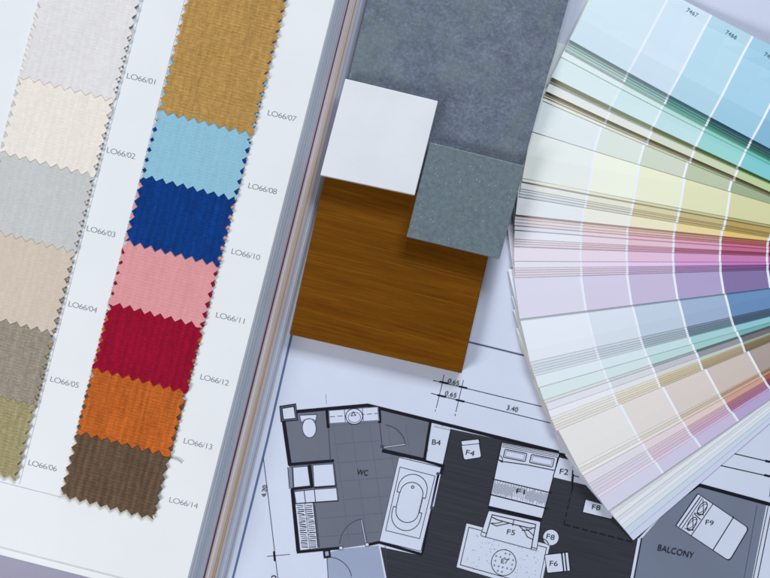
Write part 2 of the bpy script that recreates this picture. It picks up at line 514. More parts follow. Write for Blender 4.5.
# chair F6
F.fill(rquad([(544,554.4),(568.2,551.8),(570.4,571),(546.8,573.4)], 1.0), ink, 10)
F.fill(rquad([(544.8,555.2),(560.8,553.4),(563,571),(547.4,572.6)], 1.0), wh, 11)
F.fill([(562.4,553.2),(564,553),(566,570.8),(564.4,571)], wh, 11)
F.fill([(565.4,552.8),(567.6,552.6),(569.6,570.4),(567.4,570.7)], wh, 11)
F.build('printed_chair', plan); F = Print()
# lounger F9
lg = [(697.4,493),(749.2,528.2),(729.4,561.6),(675,525.4)]
F.fill(rquad(lg, 4, which=(1,2)), ink, 8)
c_ = sum((Vector(p) for p in lg), Vector((0,0)))/4
F.fill(rquad([c_+(Vector(p)-c_)*.965 for p in lg], 4, which=(1,2)), wh, 9)
F.line([lerp2(lg,.69,-.02), lerp2(lg,.69,1.0)], 1.1, ink, 10)
F.line([lerp2(lg,.30,-.0), lerp2(lg,.29,1.0)], 0.9, ink, 10)
F.line([lerp2(lg,.07,.03), lerp2(lg,.06,.97)], 1.1, ink, 10)
F.line([lerp2(lg,.11,.03), lerp2(lg,.11,.97)], 0.8, ink, 10)
for v0 in (.26,.73):
    p = lerp2(lg,.20,v0)
    F.line(ell(p, 3.6, 7.4, 0.55), 0.9, ink, 11, True)
    F.line(ell(p, 2.3, 6.2, 0.85), 0.6, ink, 12, True)
    F.line([lerp2(lg,.13,v0-.2), lerp2(lg,.27,v0+.12), lerp2(lg,.14,v0+.2)], 0.7, ink, 13)
F.line([lerp2(lg,.13,.48), lerp2(lg,.28,.52)], 0.9, ink, 12)
F.build('printed_lounger', plan)

# border and dimension lines
D = Print()
D.line([(307,276),(291,337.5),(267.4,440),(225,610)][1:], 2.3, ink_blue, 2)
D.line([(300.5,298),(291,337.5)], 2.3, ink_blue, 2)
D.line([(302,300.5),(468.8,341.9),(522,355),(700,399)], 1.7, ink_slate, 3)
D.build('printed_border', plan)
E = Print()
E.line([(433,380.4),(439,381.8),(537.7,405.6),(640,430.4)], 0.8, ink, 2)
E.line([(431,393.2),(436.4,394.8),(543,421.2),(640,445.2)], 0.8, ink, 2)
E.line([(443.9,374.8),(441.6,386),(436.2,408)], 0.75, ink_soft, 3)
E.line([(463.4,380),(455.8,412)], 0.75, ink_soft, 3)
E.line([(435.6,409.5),(435.2,411.5)], 0.8, ink_faint, 3)
E.line([(455.4,413.8),(454.9,416)], 0.9, ink_soft, 3)
for p in ((443.6,382.6),(462.8,387.2),(441.5,395.9),(460,400.6)):
    E.line([(p[0]-4.2,p[1]-.9),(p[0]+4.4,p[1]+1.1)], 1.9, ink, 4)
E.build('printed_dimension', plan); E = Print()
E.line([(263.4,458),(268.6,500),(277.8,578),(280.8,604)], 0.8, ink_soft, 2)
E.line([(267,556.4),(290,554.4)], 0.7, ink_soft, 3)
E.line([(274,551.2),(275,561.2)], 2.2, ink, 4)
E.fill(ell((273.8,577.4), 2.6, 2.2), ink, 4); E.fill(ell((273.8,577.6), 1.5, 1.2), wh, 5)
E.build('printed_dimension', plan); E = Print()
E.line([(720,465.4),(770,476.6),(800,483)], 1.0, ink, 3)
E.build('printed_dimension', plan); E = Print()
E.line([(733,453.4),(770,462),(800,469)], 1.0, ink, 3)
E.build('printed_dimension', plan); E = Print()
E.line([(764,475),(772,476.9)], 2.2, ink, 4)
E.build('printed_dimension', plan); E = Print()
E.line([(765,460.8),(773,462.6)], 2.2, ink, 4)
E.build('printed_dimension', plan); E = Print()
E.line([(770.6,484),(769.4,497)], 0.8, ink_soft, 4)
E.build('printed_dimension', plan); E = Print()
E.line([(325.8,394),(326.6,404)], 0.35, ink_faint, 2)
E.build('printed_dimension', plan)

def textmesh(body, sx, center, w, h, ang, z, mat, parent, name, off=0.0, anchor='C', zf=None, label=None):
    cu = bpy.data.curves.new('lettering', 'FONT'); cu.body = body; cu.size = 1.0; cu.offset = off
    cu.resolution_u = 4; cu.space_character = sx
    to = bpy.data.objects.new('lettering_tmp', cu)
    COL.objects.link(to)
    bpy.context.view_layer.update()
    dg = bpy.context.evaluated_depsgraph_get()
    me = bpy.data.meshes.new_from_object(to.evaluated_get(dg))
    bpy.data.objects.remove(to)
    xs=[v.co.x for v in me.vertices]; ys=[v.co.y for v in me.vertices]
    x0,x1,y0,y1=min(xs),max(xs),min(ys),max(ys)
    vs=[]
    for v in me.vertices:
        u=(v.co.x-(x0 if anchor=='L' else (x0+x1)/2))/(x1-x0)*w
        t=(v.co.y-(y0+y1)/2)/(y1-y0)*h
        ix=center[0]+u*math.cos(ang)+t*math.sin(ang); iy=center[1]+u*math.sin(ang)-t*math.cos(ang)
        zz = z
        p=W(ix,iy,zz)
        if zf: zz=zf(p); p=W(ix,iy,zz)
        vs.append((p.x,p.y,zz))
    fs=[tuple(p.vertices) for p in me.polygons]
    bpy.data.meshes.remove(me)
    return mk(name, vs, fs, mat, parent, label=label)

zt = (0.20+0.022*16)*MM
for b,c,w,h,a in (('WC',(362.4,472.6),11,5.6,6),('B4',(436.3,442.4),8.6,5.2,6),('F4',(470.2,453),8.6,5.2,10),
                  ('F1',(520.6,491.6),8.4,5,8),('F5',(511,532.4),8,5,9),('F2',(564,471.8),8.4,5.4,8),
                  ('F8',(596.2,507.6),8.4,5,9),('F8',(550.6,537),8.2,5.2,12),('F6',(553.8,563.6),8,5.2,3),
                  ('E7',(504.6,561.4),7,4.6,5),('F9',(709.6,522.8),8,5,9),('BALCONY',(675.8,551.6),36.6,6.2,13),
                  ('0.65',(453.4,382.2),11.6,4.6,13),('0.65',(450.7,394.4),11.6,4.6,13),('3.40',(512.4,408.7),11.2,4.8,13),
                  ('4.20',(264.2,491.2),11.6,4.8,-84)):
    textmesh(b, 1, c, w, h, math.radians(a), zt, ink_m, plan, 'printed_lettering', off=0.0)

# ------------------------------------------------------- fabric swatch book
BA = math.atan(0.2549)
BT = 22*MM          # height of the top page
book = thing('fabric_swatch_book', 'thick white sample book lying open with two columns of pinked fabric swatches', 'sample book',
             W(188, 595, 0.0004), -BA)
bu = Vector((math.cos(BA), math.sin(BA))); bd = Vector((-math.sin(BA), math.cos(BA)))
page_m = paper_mat('page_paper', (221, 226, 231), 0.5, 0.015, 0.35)
def board(f, f2, z0, z1, mat, name, label=None, jig=0.0):
    """one leaf bundle of the block; its right side slants from fraction f (top) to f2 (bottom) of the fanned side"""
    def outline(f, z, jig):
        low = 0.0 if f < 0.0025 and z > BT-0.001 else 8.6
        r0 = W(334.7+33.6*f, 0, z); r1 = W(187.6+39.6*f+jig, 578, z)
        d = (r1-r0).normalized(); top = r0 - d*0.16; bot_ref = W(0, 546.2+low, z)
        cross = Vector((math.cos(-BA), math.sin(-BA))); n = Vector((-cross.y, cross.x))
        t = ((bot_ref.xy-r0.xy).dot(n))/(d.xy.dot(n)); br = r0.xy + d.xy*t; tr = top.xy
        return [tr - cross*0.235, br - cross*0.235, br, tr]
    a = outline(f2, z0, jig); b = outline(f, z1, jig)
    vs = [(p.x, p.y, z0) for p in a] + [(p.x, p.y, z1) for p in b]
    fs = [(3,2,1,0), (4,5,6,7)] + [(k, (k+1)%4, 4+(k+1)%4, 4+k) for k in range(4)]
    return mk(name, vs, fs, mat, book, label=label)
NB = 26
edge_mats = {}
def em(rgb):
    if rgb not in edge_mats: edge_mats[rgb] = flat_mat('page_edge', rgb, 0.65)
    return edge_mats[rgb]
bounds = [0.0]
rr = random.Random(11)
cols = []
f = 0.0
spec = [(.05,(222,227,232)),(.08,(186,195,212)),(.115,(204,211,224)),(.15,(182,191,210)),(.19,(194,203,218)),(.225,(176,186,206)),
        (.26,(196,205,218)),(.30,(182,188,206)),(.34,(196,198,212)),(.38,(184,186,202)),(.405,(200,196,208)),
        (.445,(116,74,98)),(.50,(222,212,216)),(.55,(228,216,212)),(.60,(220,208,212)),(.63,(228,214,210)),(.665,(190,166,134)),
        (.70,(218,206,214)),(.74,(210,208,224)),(.77,(196,184,192)),(.81,(200,210,230)),(.86,(208,218,236)),(.90,(198,209,230)),
        (.94,(208,218,238)),(.975,(186,180,188)),(1.0,(198,210,230))]
zprev = BT-0.0009
prevf = 0.0
book_bottom = 0.00045
for i, (fe, rgb) in enumerate(spec):
    z1 = book_bottom + (BT-0.0010-book_bottom)*(1-prevf)
    z0 = book_bottom + (BT-0.0010-book_bottom)*(1-fe)
    if i == len(spec)-1: z0 = book_bottom
    board(prevf+.002, fe-.001, z0+0.00004, z1, em(rgb), 'page_board', jig=rr.uniform(-.9,.9))
    prevf = fe
board(0.0, 0.0015, BT-0.00094, BT, page_m, 'top_page', label='white top page carrying the fabric swatches')

# thin ruled lines printed on the page
rule_m = flat_mat('ruled_ink', (160,166,184), 0.6)
def page_quad(a, b, w):
    a, b = W(*a, BT+0.00003), W(*b, BT+0.00003); d=(b-a).normalized(); n=Vector((-d.y,d.x,0))*w*S/2
    return [a-n, b-n, b+n, a+n]
vs=[]; fs=[]
for a,b in (((150.6,-30),(19.4,484.6)), ((192,-30),(60.6,497)), ((-10,479.3),(60.6,497.2))):
    k=len(vs); vs += page_quad(a,b,0.5); fs.append((k,k+1,k+2,k+3))
mk('printed_rules', vs, fs, rule_m, book)
code_m = flat_mat('code_ink', (104,108,120), 0.6)
for t,p in (('LO66/01',(127,75.4)),('LO66/02',(107,149.8)),('LO66/03',(87,228.2)),('LO66/04',(68.8,303.6)),('LO66/05',(50.6,378.8)),
            ('LO66/06',(28.6,462.4)),('LO66/07',(268,112.4)),('LO66/08',(248.6,185.2)),('LO66/10',(231.8,251)),('LO66/11',(216.2,314.6)),
            ('LO66/12',(200.6,376.6)),('LO66/13',(184,440.6)),('LO66/14',(169.6,499.6))):
    textmesh(t, 0.86, p, 29.0, 5.4, BA*0.93, BT+0.00004, code_m, book, 'printed_code', off=-0.012, anchor='L')

# swatches: pinked outline
def pinked(u0, u1, v0, v1, pitch, depth, rnd, phase=0.0):
    """points (u right, v down, image px in the book's axes) round a pinked rectangle"""
    def side(a, b, fixed, out, horiz, ph, rev):
        # teeth at absolute positions so that two layers can be cut out of step
        lo, hi = min(a,b), max(a,b)
        k = math.ceil((lo-ph+pitch*.3)/(pitch/2)); o=[]
        while ph+k*pitch/2 < hi-pitch*.3:
            t = ph+k*pitch/2; tip = (k % 2 == 0)
            j = rnd.uniform(-.4,.4); t += rnd.uniform(-.45,.45)
            q = fixed + (j*.6 if tip else -out*(depth+j))
            o.append((t,q) if horiz else (q,t)); k += 1
        return o[::-1] if rev else o
    P=[(u0,v0)]+side(u0,u1,v0,-1,True,phase,False)
    P+=[(u1,v0)]+side(v0,v1,u1,1,False,phase,False)
    P+=[(u1-1.5,v1-1.0)]+side(u0,u1,v1,1,True,phase,True)
    P+=[(u0+.5,v1-1.5)]+side(v0,v1,u0,-1,False,phase+pitch*.2,True)
    return P
def UV(px, py):   # image px -> book axes px
    d=Vector((px,py)); return d.dot(bu), d.dot(bd)
def IM(u, v_): p=bu*u+bd*v_; return p.x, p.y
fab_specs = {
 'L': [((18,78),(216,215,217),'white','white'), ((-.6,154),(226,219,212),'cream','cream'), ((-19.5,230),(190,192,194),'light grey','grey'),
       ((-39,312),(200,187,174),'pale beige','beige'), ((-59,384),(143,135,124),'taupe grey','taupe'), ((-80,457),(150,142,106),'olive khaki','olive')],
 'R': [((159.5,113),(170,134,76),'golden mustard','mustard'), ((141,177.3),(136,184,205),'sky blue','sky blue'), ((124.5,243.6),(3,52,120),'navy blue','navy'),
       ((110,305.2),(210,146,150),'dusty pink','pink'), ((93.5,371),(140,4,42),'crimson red','crimson'), ((77.4,434.4),(176,90,34),'burnt orange','orange'),
       ((61,497.6),(92,74,58),'dark brown','brown')]}
ZB = BT + 0.00025
def lay_column(key, u0, u1, top_v, backing_v1, seed):
    rnd=random.Random(seed)
    L=fab_specs[key]
    vb=[UV(*s[0])[1] for s in L]
    # pale lining strip behind the whole column
    n=len(L); PH=5.3
    pts=pinked(u0+.2, u1-.2, top_v, backing_v1, 10.6, 4.2, rnd, PH*(n % 2)+.8)
    poly=[W(*IM(*p), ZB)[:2] for p in pts]
    vs, fs = slab(poly, BT+0.00005, ZB)
    mk('lining_strip', vs, fs, fabric_mat('lining_fabric', (222,216,208), .05, .06), book, label='cream lining strip showing between the teeth of the swatches')
    n=len(L)
    for i in range(n):
        v1=vb[i]; v0 = vb[i-1] if i else top_v
        full = (v1-v0)
        if i == 0: up = top_v
        elif i == 1: up = v0-full*0.9
        else: up = v0-(vb[i-1]-vb[i-2] if i>1 else full)*0.92
        up = max(up, top_v)
        wob = rnd.uniform(-.4,.4); wob2 = rnd.uniform(-.4,.4)
        pts = pinked(u0+wob, u1+wob2, up, v1, 10.6, 4.8, rnd, PH*(i % 2))
        lift = 0.00085; run = full*1.95
        def zf(v_, v1=v1, run=run, i=i):
            t=min(1,max(0,(v1-v_)/run)); 
            base = ZB+0.00006
            return base+lift*(1-t)
        if i == 0:
            zf = lambda v_, v1=v1: ZB+0.00006+lift
        th=0.00042
        o3=[]
        for (u_,v_) in pts:
            z=zf(v_); w=W(*IM(u_,v_), z+th); o3.append((w.x,w.y,z))
        m=len(o3)
        # image rows run down: reverse so the top faces up
        o3=o3[::-1]
        vs=[(p[0],p[1],p[2]) for p in o3]+[(p[0],p[1],p[2]+th) for p in o3]
        fs=[tuple(range(m))[::-1], tuple(range(m,2*m))]+[(a,(a+1)%m,m+(a+1)%m,m+a) for a in range(m)]
        a=sum(o3[q][0]*o3[(q+1)%m][1]-o3[(q+1)%m][0]*o3[q][1] for q in range(m))
        if a<0: fs=[f_[::-1] for f_ in fs]
        calm = L[i][3] in ('mustard','taupe','olive')
        dark = L[i][3] in ('brown','navy','orange','crimson','taupe','olive','mustard')
        mat = fabric_mat('fabric_'+L[i][3].replace(' ','_'), L[i][1], (.10 if calm else .18) if dark else .035, .20 if dark else .05,
                         rib={'brown':.13,'navy':.09,'crimson':.06,'orange':.07,'olive':.07,'taupe':.05,'mustard':.04}.get(L[i][3],.012),
                         row={'brown':.09,'navy':.05,'orange':.08,'crimson':.05,'mustard':.07,'taupe':.06,'olive':.07,'pink':.035,'sky blue':.025}.get(L[i][3],.015))
        lab = '%s fabric swatch with pinked edges' % L[i][2]
        mk('fabric_swatch', vs, fs, mat, book, label=lab)
uL0=UV(37.7,0)[0]; uL1=UV(140.6,0)[0]
uR0=UV(185.0,0)[0]; uR1=UV(287.8,0)[0]
lay_column('L', uL0, uL1, UV(80,-60)[1], UV(-80,457)[1]+.6, 21)
lay_column('R', uR0, uR1, UV(225,-60)[1], UV(61,497.6)[1]+.6, 22)

cu=bpy.data.curves.new('thread','CURVE'); cu.dimensions='3D'; cu.bevel_depth=0.00016; cu.bevel_resolution=2
sp_=cu.splines.new('NURBS'); tp=[(168,455),(173,458),(178,458.6),(182.4,462.4)]
sp_.points.add(len(tp)-1); sp_.use_endpoint_u=True; sp_.order_u=3
for q,(a_,b_) in zip(sp_.points,tp):
    w_=W(a_,b_,BT+.0006); q.co=(w_.x,w_.y,w_.z,1)
to=bpy.data.objects.new('thread_tmp',cu); COL.objects.link(to); bpy.context.view_layer.update()
me=bpy.data.meshes.new_from_object(to.evaluated_get(bpy.context.evaluated_depsgraph_get())); bpy.data.objects.remove(to)
mk('loose_thread',[tuple(v.co) for v in me.vertices],[tuple(p.vertices) for p in me.polygons],flat_mat('thread_fibre',(104,84,68)),book,smooth=True)

# ---------------------------------------------------------- material samples
def frame_from(cor, z, ang):
    c = W(*cor, z); return (Matrix.Translation(c) @ Matrix.Rotation(ang, 4, 'Z')).inverted()
def sample(name, corners, z0, z1, mat, ang, label, cat, bev, ztop_frame=True, tilt=None):
    poly=[tuple(W(*c, z1)[:2]) for c in corners]
    if tilt: vs, fs = slab(poly, lambda p: tilt(p)+z0, lambda p: tilt(p)+z1)
    else: vs, fs = slab(poly, z0, z1)
    o=mk(name, vs, fs, mat, frame=frame_from(corners[0], z0, ang))
    bevel(o, bev, 2)
    return setp(o, label, cat)

# walnut block
wood_m, nt, bs = new_mat('stained_wood')
rt=math.radians(-3)
v1_=mapping(nt, (14, 190, 20), (0,0,rt)); g1=noise(nt, v1_, 1.0, 5, .6)
v2_=mapping(nt, (80, 2300, 60), (0,0,rt)); g2=noise(nt, v2_, 1.0, 3, .6)
v3_=mapping(nt, (34, 620, 30), (0,0,rt*2)); g3=noise(nt, v3_, 1.0, 4, .65)
s_=math_(nt,'ADD', math_(nt,'MULTIPLY',g1,0.4), math_(nt,'ADD', math_(nt,'MULTIPLY',g2,0.3), math_(nt,'MULTIPLY',g3,0.3)))
wcol=(ramp(nt, s_, [(0.30, lin((74,38,0))), (0.44, lin((96,55,0))), (0.56, lin((108,65,2))), (0.70, lin((120,76,8)))]))
gp=ramp(nt, noise(nt, mapping(nt, (140, 5200, 60), (0,0,rt)), 1.0, 2, .5), [(0.60,(0,0,0)),(0.70,(1,1,1))])
wcol=mix(nt, math_(nt,'MULTIPLY',gp,.38), wcol, lin((66,34,2)))
gl=ramp(nt, noise(nt, mapping(nt, (20, 1300, 40), (0,0,rt)), 1.0, 2, .5), [(0.60,(0,0,0)),(0.66,(1,1,1))])
wcol=mix(nt, math_(nt,'MULTIPLY',gl,.30), wcol, lin((140,94,26)))
nt.links.new(wcol, bs.inputs['Base Color'])
bs.inputs['Roughness'].default_value=0.45; bs.inputs['Specular IOR Level'].default_value=0.12
bump(nt, bs, g2, 0.00006)
WZ0, WZ1 = 0.00075, 0.0085
sample('wood_sample', [(326,170),(289.4,334.4),(461.6,373.4),(499,210)], WZ0, WZ1, wood_m, -BA,
       'brown stained wood block lying below the white tile against the book', 'wood sample', 0.0004)

# slate tile, resting on the wood's upper end
slate_m, nt, bs = new_mat('slate_blue_stone')
v=mapping(nt); a1=noise(nt,v,110,7,.78); a2=noise(nt,v,620,4,.75); a3=noise(nt,v,22,3)
s_=math_(nt,'ADD', math_(nt,'MULTIPLY',a1,.42), math_(nt,'ADD', math_(nt,'MULTIPLY',a2,.48), math_(nt,'MULTIPLY',a3,.10)))
c1=ramp(nt, s_, [(0.34, lin((62,72,87))), (0.47, lin((83,94,111))), (0.53, lin((95,106,125))), (0.66, lin((123,134,152)))])
g=ramp(nt, noise(nt, v, 52, 3), [(0.50,(0,0,0)),(0.66,(1,1,1))])
cs=mix(nt, g, c1, mix(nt, .5, c1, lin((104,118,120))))
fl=ramp(nt, noise(nt, v, 1300, 2, .5), [(0.64,(0,0,0)),(0.72,(1,1,1))])
cs=mix(nt, math_(nt,'MULTIPLY',fl,.35), cs, lin((150,162,176)))
fd=ramp(nt, noise(nt, mapping(nt,(1,1,1),(0,0,1)), 1000, 2, .5), [(0.64,(0,0,0)),(0.72,(1,1,1))])
cs=mix(nt, math_(nt,'MULTIPLY',fd,.35), cs, lin((58,68,82)))
nt.links.new(cs, bs.inputs['Base Color'])
nt.links.new(ramp(nt, a1, [(0.3,(.55,)*3),(0.7,(.72,)*3)]), bs.inputs['Roughness'])
bump(nt, bs, math_(nt,'ADD',a1,a2), 0.0003, .8)
SZ = 0.0050; yref=W(0,200).y
sl = lambda p: max(0.0, (0.00870-(p[1]-yref)*0.022))
sample('slate_tile', [(384.4,-66),(327.4,170.5),(508.4,212.6),(575.6,-66+36)], 0.0, SZ, slate_m, -BA,
       'large dark blue grey slate tile behind the white and green grey tiles', 'stone tile', 0.0003, tilt=sl)
TZ0 = 0.0139
# white tile
white_m, nt, bs = new_mat('polished_white_stone')
v=mapping(nt)
nt.links.new(ramp(nt, noise(nt,v,40,4), [(0.35, lin((213,218,226))),(0.7, lin((220,225,232)))]), bs.inputs['Base Color'])
sp=ramp(nt, noise(nt,v,520,2), [(0.765,(0,0,0)),(0.80,(1,1,1))])
bs.inputs['Roughness'].default_value=0.16; bs.inputs['Specular IOR Level'].default_value=0.5
tl2 = lambda p: -(p[1]-yref)*0.022
sample('white_tile', [(345.2,78),(320.2,174.8),(414.8,195),(438.2,100.6)], TZ0, TZ0+0.0058, white_m, -BA,
       'glossy white square stone tile beside the grey speckled tile', 'stone tile', 0.00035, tilt=tl2)
# green grey speckled tile
gq_m, nt, bs = new_mat('speckled_quartz')
v=mapping(nt)
base=ramp(nt, noise(nt,v,420,4,.8), [(0.32, lin((85,100,109))),(0.68, lin((108,124,132)))])
vo=N(nt,'ShaderNodeTexVoronoi'); vo.inputs['Scale'].default_value=640; nt.links.new(v, vo.inputs['Vector'])
near=math_(nt,'LESS_THAN', vo.outputs['Distance'], 0.17)
sep=N(nt,'ShaderNodeSeparateColor'); nt.links.new(vo.outputs['Color'], sep.inputs[0])
lt=math_(nt,'MULTIPLY', near, math_(nt,'GREATER_THAN', sep.outputs[0], .84))
dk=math_(nt,'MULTIPLY', near, math_(nt,'LESS_THAN', sep.outputs[0], .17))
c=mix(nt, math_(nt,'MULTIPLY',lt,.48), base, lin((190,204,208)))
c=mix(nt, math_(nt,'MULTIPLY',dk,.7), c, lin((60,76,80)))
vo2=N(nt,'ShaderNodeTexVoronoi'); vo2.inputs['Scale'].default_value=110; nt.links.new(v, vo2.inputs['Vector'])
sep2=N(nt,'ShaderNodeSeparateColor'); nt.links.new(vo2.outputs['Color'], sep2.inputs[0])
big=math_(nt,'MULTIPLY', math_(nt,'LESS_THAN', vo2.outputs['Distance'], .12), math_(nt,'GREATER_THAN', sep2.outputs[1], .88))
c=mix(nt, math_(nt,'MULTIPLY',big,.8), c, lin((66,84,88)))
nt.links.new(c, bs.inputs['Base Color'])
bs.inputs['Roughness'].default_value=0.38
bump(nt, bs, math_(nt,'ADD', noise(nt,v,700,3), math_(nt,'MULTIPLY',dk,-.8)), 0.00005)
sample('grey_tile', [(430.2,142),(406.6,236.6),(499.4,259),(525,165.8)], TZ0+0.00002, TZ0+0.0052, gq_m, -BA,
       'green grey speckled square stone tile between the slate and the wood', 'stone tile', 0.0003, tilt=tl2)

# ------------------------------------------------------------- colour fan
# (corner x, corner y, slope of lower edge, gap under the card in mm, chip colours 1..5)
G=(lambda *a: a)
cards = [
 (569.5,39.2,.545,1.1, (206,226,238),(200,222,238),(170,212,232),(150,204,232),(126,186,222)),
 (568.5,41.4,.545,.0, (170,192,196),(146,182,192),(92,148,160),(54,112,134),(42,96,122)),  # this teal bundle: shade under the top card is darkened into the chip colours
 (567.6,43.7,.545,.15,(176,200,200),(150,184,188),(90,152,156),(48,106,118),(38,92,108)),
 (566.6,46.1,.545,.0, (180,204,204),(150,188,186),(92,160,152),(52,120,114),(42,108,104)),
 (565.4,48.8,.542,.8, (176,202,198),(146,188,180),(90,164,148),(58,134,114),(42,120,100)),
 (561.0,56.4,.515,.1, (222,238,238),(208,232,232),(172,226,218),(130,214,198),(96,202,186)),
 (551.3,76.8,.475,1.9,(216,234,238),(204,230,234),(186,224,230),(142,214,212),(114,204,212)),
 (548.6,81.5,.46,.3, (196,200,176),(190,200,168),(156,170,120),(124,150,92),(84,140,58)),
 (545.9,91.0,.45,1.2,(224,229,228),(218,224,218),(206,214,194),(198,212,172),(186,210,148)),
 (544.8,94.6,.435,.2,(176,172,146),(160,158,126),(140,134,100),(118,110,76),(96,82,54)),
 (544.0,96.6,.43,.35,(222,212,188),(208,198,168),(184,170,134),(160,142,104),(138,118,84)),
 (543.0,100.6,.42,.1,(226,228,218),(218,220,204),(202,206,180),(176,186,146),(146,158,116)),
 (530.6,130.9,.302,.15,(219,229,233),(211,223,216),(199,211,190),(180,196,163),(153,173,133)),
 (522.4,178.0,.188,.0,(226,233,230),(233,238,222),(231,234,203),(225,226,180),(217,217,160)),
 (522.0,181.2,.185,.5,(228,230,214),(222,224,200),(210,212,172),(196,196,146),(176,170,110)),
 (520.5,188.4,.178,.0,(226,229,226),(224,224,206),(214,206,164),(202,184,126),(190,162,86)),
 (520.0,190.8,.172,.0,(212,218,222),(214,214,200),(206,196,158),(196,176,118),(184,154,84)),
 (519.5,193.4,.168,.0,(218,224,228),(214,214,202),(208,198,160),(198,178,122),(188,160,88)),
 (519.0,196.4,.163,.1,(206,214,220),(208,208,196),(202,190,150),(190,168,108),(180,150,78)),
 (515.8,214.4,.104,.8,(227,233,238),(233,234,224),(236,230,198),(238,220,152),(236,204,112)),
 (515.0,218.6,.096,.0,(224,212,214),(224,204,198),(222,182,170),(208,150,138),(192,112,96)),
 (514.7,222.0,.09,.0,(228,218,224),(228,206,202),(222,184,176),(206,146,140),(188,98,90)),
 (514.5,225.0,.083,.2,(224,216,224),(224,202,202),(216,172,172),(204,134,138),(186,90,96)),
 (514.5,229.6,.075,.25,(226,226,240),(232,212,222),(232,188,204),(228,158,184),(214,112,150)),
 (514.3,238.6,.055,.0,(232,234,244),(230,214,226),(230,192,210),(224,162,196),(206,100,144)),
 (514.3,241.0,.047,.0,(224,220,230),(222,202,214),(214,172,190),(196,130,160),(180,84,122)),
 (514.2,243.4,.042,.0,(226,216,228),(222,198,212),(212,166,186),(190,118,148),(172,78,116)),
 (514.2,246.0,.038,.3,(226,214,226),(218,190,206),(206,156,180),(186,106,142),(168,70,108)),
 (514.0,260.9,.004,.2,(229,223,237),(230,214,231),(227,191,221),(219,157,206),(204,120,180)),
 (514.5,267.6,-.012,.0,(227,226,240),(232,214,240),(232,200,238),(224,152,228),(206,112,206)),
 (514.7,270.0,-.018,.0,(218,214,226),(214,202,222),(196,176,210),(168,134,186),(138,90,156)),
 (514.8,272.5,-.022,.0,(212,206,220),(208,194,216),(190,168,204),(162,128,180),(132,84,150)),
 (514.9,275.0,-.027,.0,(218,212,224),(212,198,218),(192,170,206),(164,130,182),(134,86,152)),
 (515.0,277.6,-.032,.1,(212,206,220),(206,192,214),(186,162,202),(158,122,178),(128,80,148)),
 (519.7,318.7,-.123,1.1,(217,215,234),(208,202,228),(196,184,218),(172,158,209),(131,110,172)),
 (530.2,362.0,-.224,.0,(225,232,242),(212,222,236),(188,206,228),(154,180,215),(98,144,200)),
 (531.0,365.2,-.23,.0,(212,220,232),(200,210,224),(170,186,202),(118,142,166),(78,104,138)),
 (532.0,368.0,-.235,.0,(208,217,229),(196,206,220),(164,180,196),(112,136,158),(72,98,130)),
 (532.8,370.6,-.242,.0,(210,219,230),(198,208,221),(168,184,198),(116,140,160),(76,102,132)),
 (533.6,373.3,-.247,.0,(206,216,228),(194,206,220),(162,180,196),(108,134,156),(70,98,128)),
 (534.5,376.1,-.253,.0,(212,221,230),(196,210,220),(160,184,196),(104,140,156),(68,104,130)),
 (538.4,387.5,-.282,.2,(221,232,240),(212,228,236),(194,224,230),(160,212,219),(138,204,220)),
 (543.7,400.1,-.328,.1,(212,228,232),(204,224,228),(184,216,216),(154,205,205),(110,180,180)),
 (545.2,403.2,-.337,.2,(210,218,220),(196,206,208),(150,166,170),(88,108,114),(70,88,94)),
 (548.4,410.3,-.352,.1,(220,222,232),(210,212,222),(190,190,202),(146,146,160),(112,106,118)),
 (551.0,417.6,-.378,.0,(228,229,238),(220,223,228),(206,211,208),(190,204,194),(150,170,150)),
 (552.0,420.4,-.385,.0,(224,224,222),(220,216,202),(208,196,168),(190,170,134),(146,126,90)),
 (553.2,423.0,-.392,.0,(220,220,216),(216,210,192),(202,188,156),(182,162,124),(138,118,80)),
 (554.2,425.6,-.40,.0,(224,222,218),(218,212,196),(204,190,160),(184,164,128),(142,122,86)),
 (555.2,428.2,-.408,.0,(218,216,212),(212,204,188),(198,182,154),(178,156,124),(136,114,82)),
 (556.3,430.8,-.415,.1,(220,218,216),(214,206,194),(196,182,160),(172,152,128),(130,110,84)),
 (577.2,466.0,-.512,.0,(224,224,224),(220,214,211),(214,204,199),(206,191,184),(174,158,152)),
 (578.8,468.6,-.525,.0,(230,230,228),(226,220,214),(220,206,194),(214,188,168),(190,160,138)),
 (580.8,472.5,-.54,.0,(215,215,216),(212,206,202),(202,186,172),(180,150,122),(150,118,92)),
 (582.8,475.4,-.548,.2,(235,232,230),(230,222,214),(224,204,188),(216,180,152),(196,150,120)),
 (588.6,484.0,-.585,.1,(222,220,232),(226,212,220),(228,206,204),(216,162,148),(184,94,84)),
 (590.2,486.6,-.596,.0,(216,212,226),(216,200,212),(214,180,188),(188,126,140),(152,78,92)),
 (592.0,489.4,-.606,.0,(214,210,226),(214,196,212),(208,174,194),(182,118,146),(144,72,104)),
 (593.8,492.2,-.615,.0,(218,212,228),(214,196,214),(206,172,196),(178,114,146),(140,68,108)),
 (596.2,495.4,-.625,.1,(214,208,226),(210,190,212),(202,166,194),(174,112,150),(136,66,110)),
 (598.3,497.8,-.635,.0,(228,220,238),(224,206,230),(218,188,224),(210,164,214),(180,120,184)),
 (608.2,511.0,-.692,1.4,(212,212,232),(206,202,230),(200,190,226),(184,168,216),(163,145,205)),
 (612.3,514.8,-.735,.0,)+((212,219,228),)*5,
 (615.5,518.8,-.752,.15,)+((224,230,237),)*5,
 (618.0,521.6,-.765,.0,)+((213,221,231),)*5,
 (621.0,525.2,-.782,.0,)+((224,230,240),)*5,
 (624.3,529.2,-.80,.15,)+((216,224,236),)*5,
 (629.0,534.6,-.83,.2,)+((200,215,232),)*5,
 (633.4,540.4,-.858,.0,)+((203,211,236),)*5,
]
NC=len(cards)
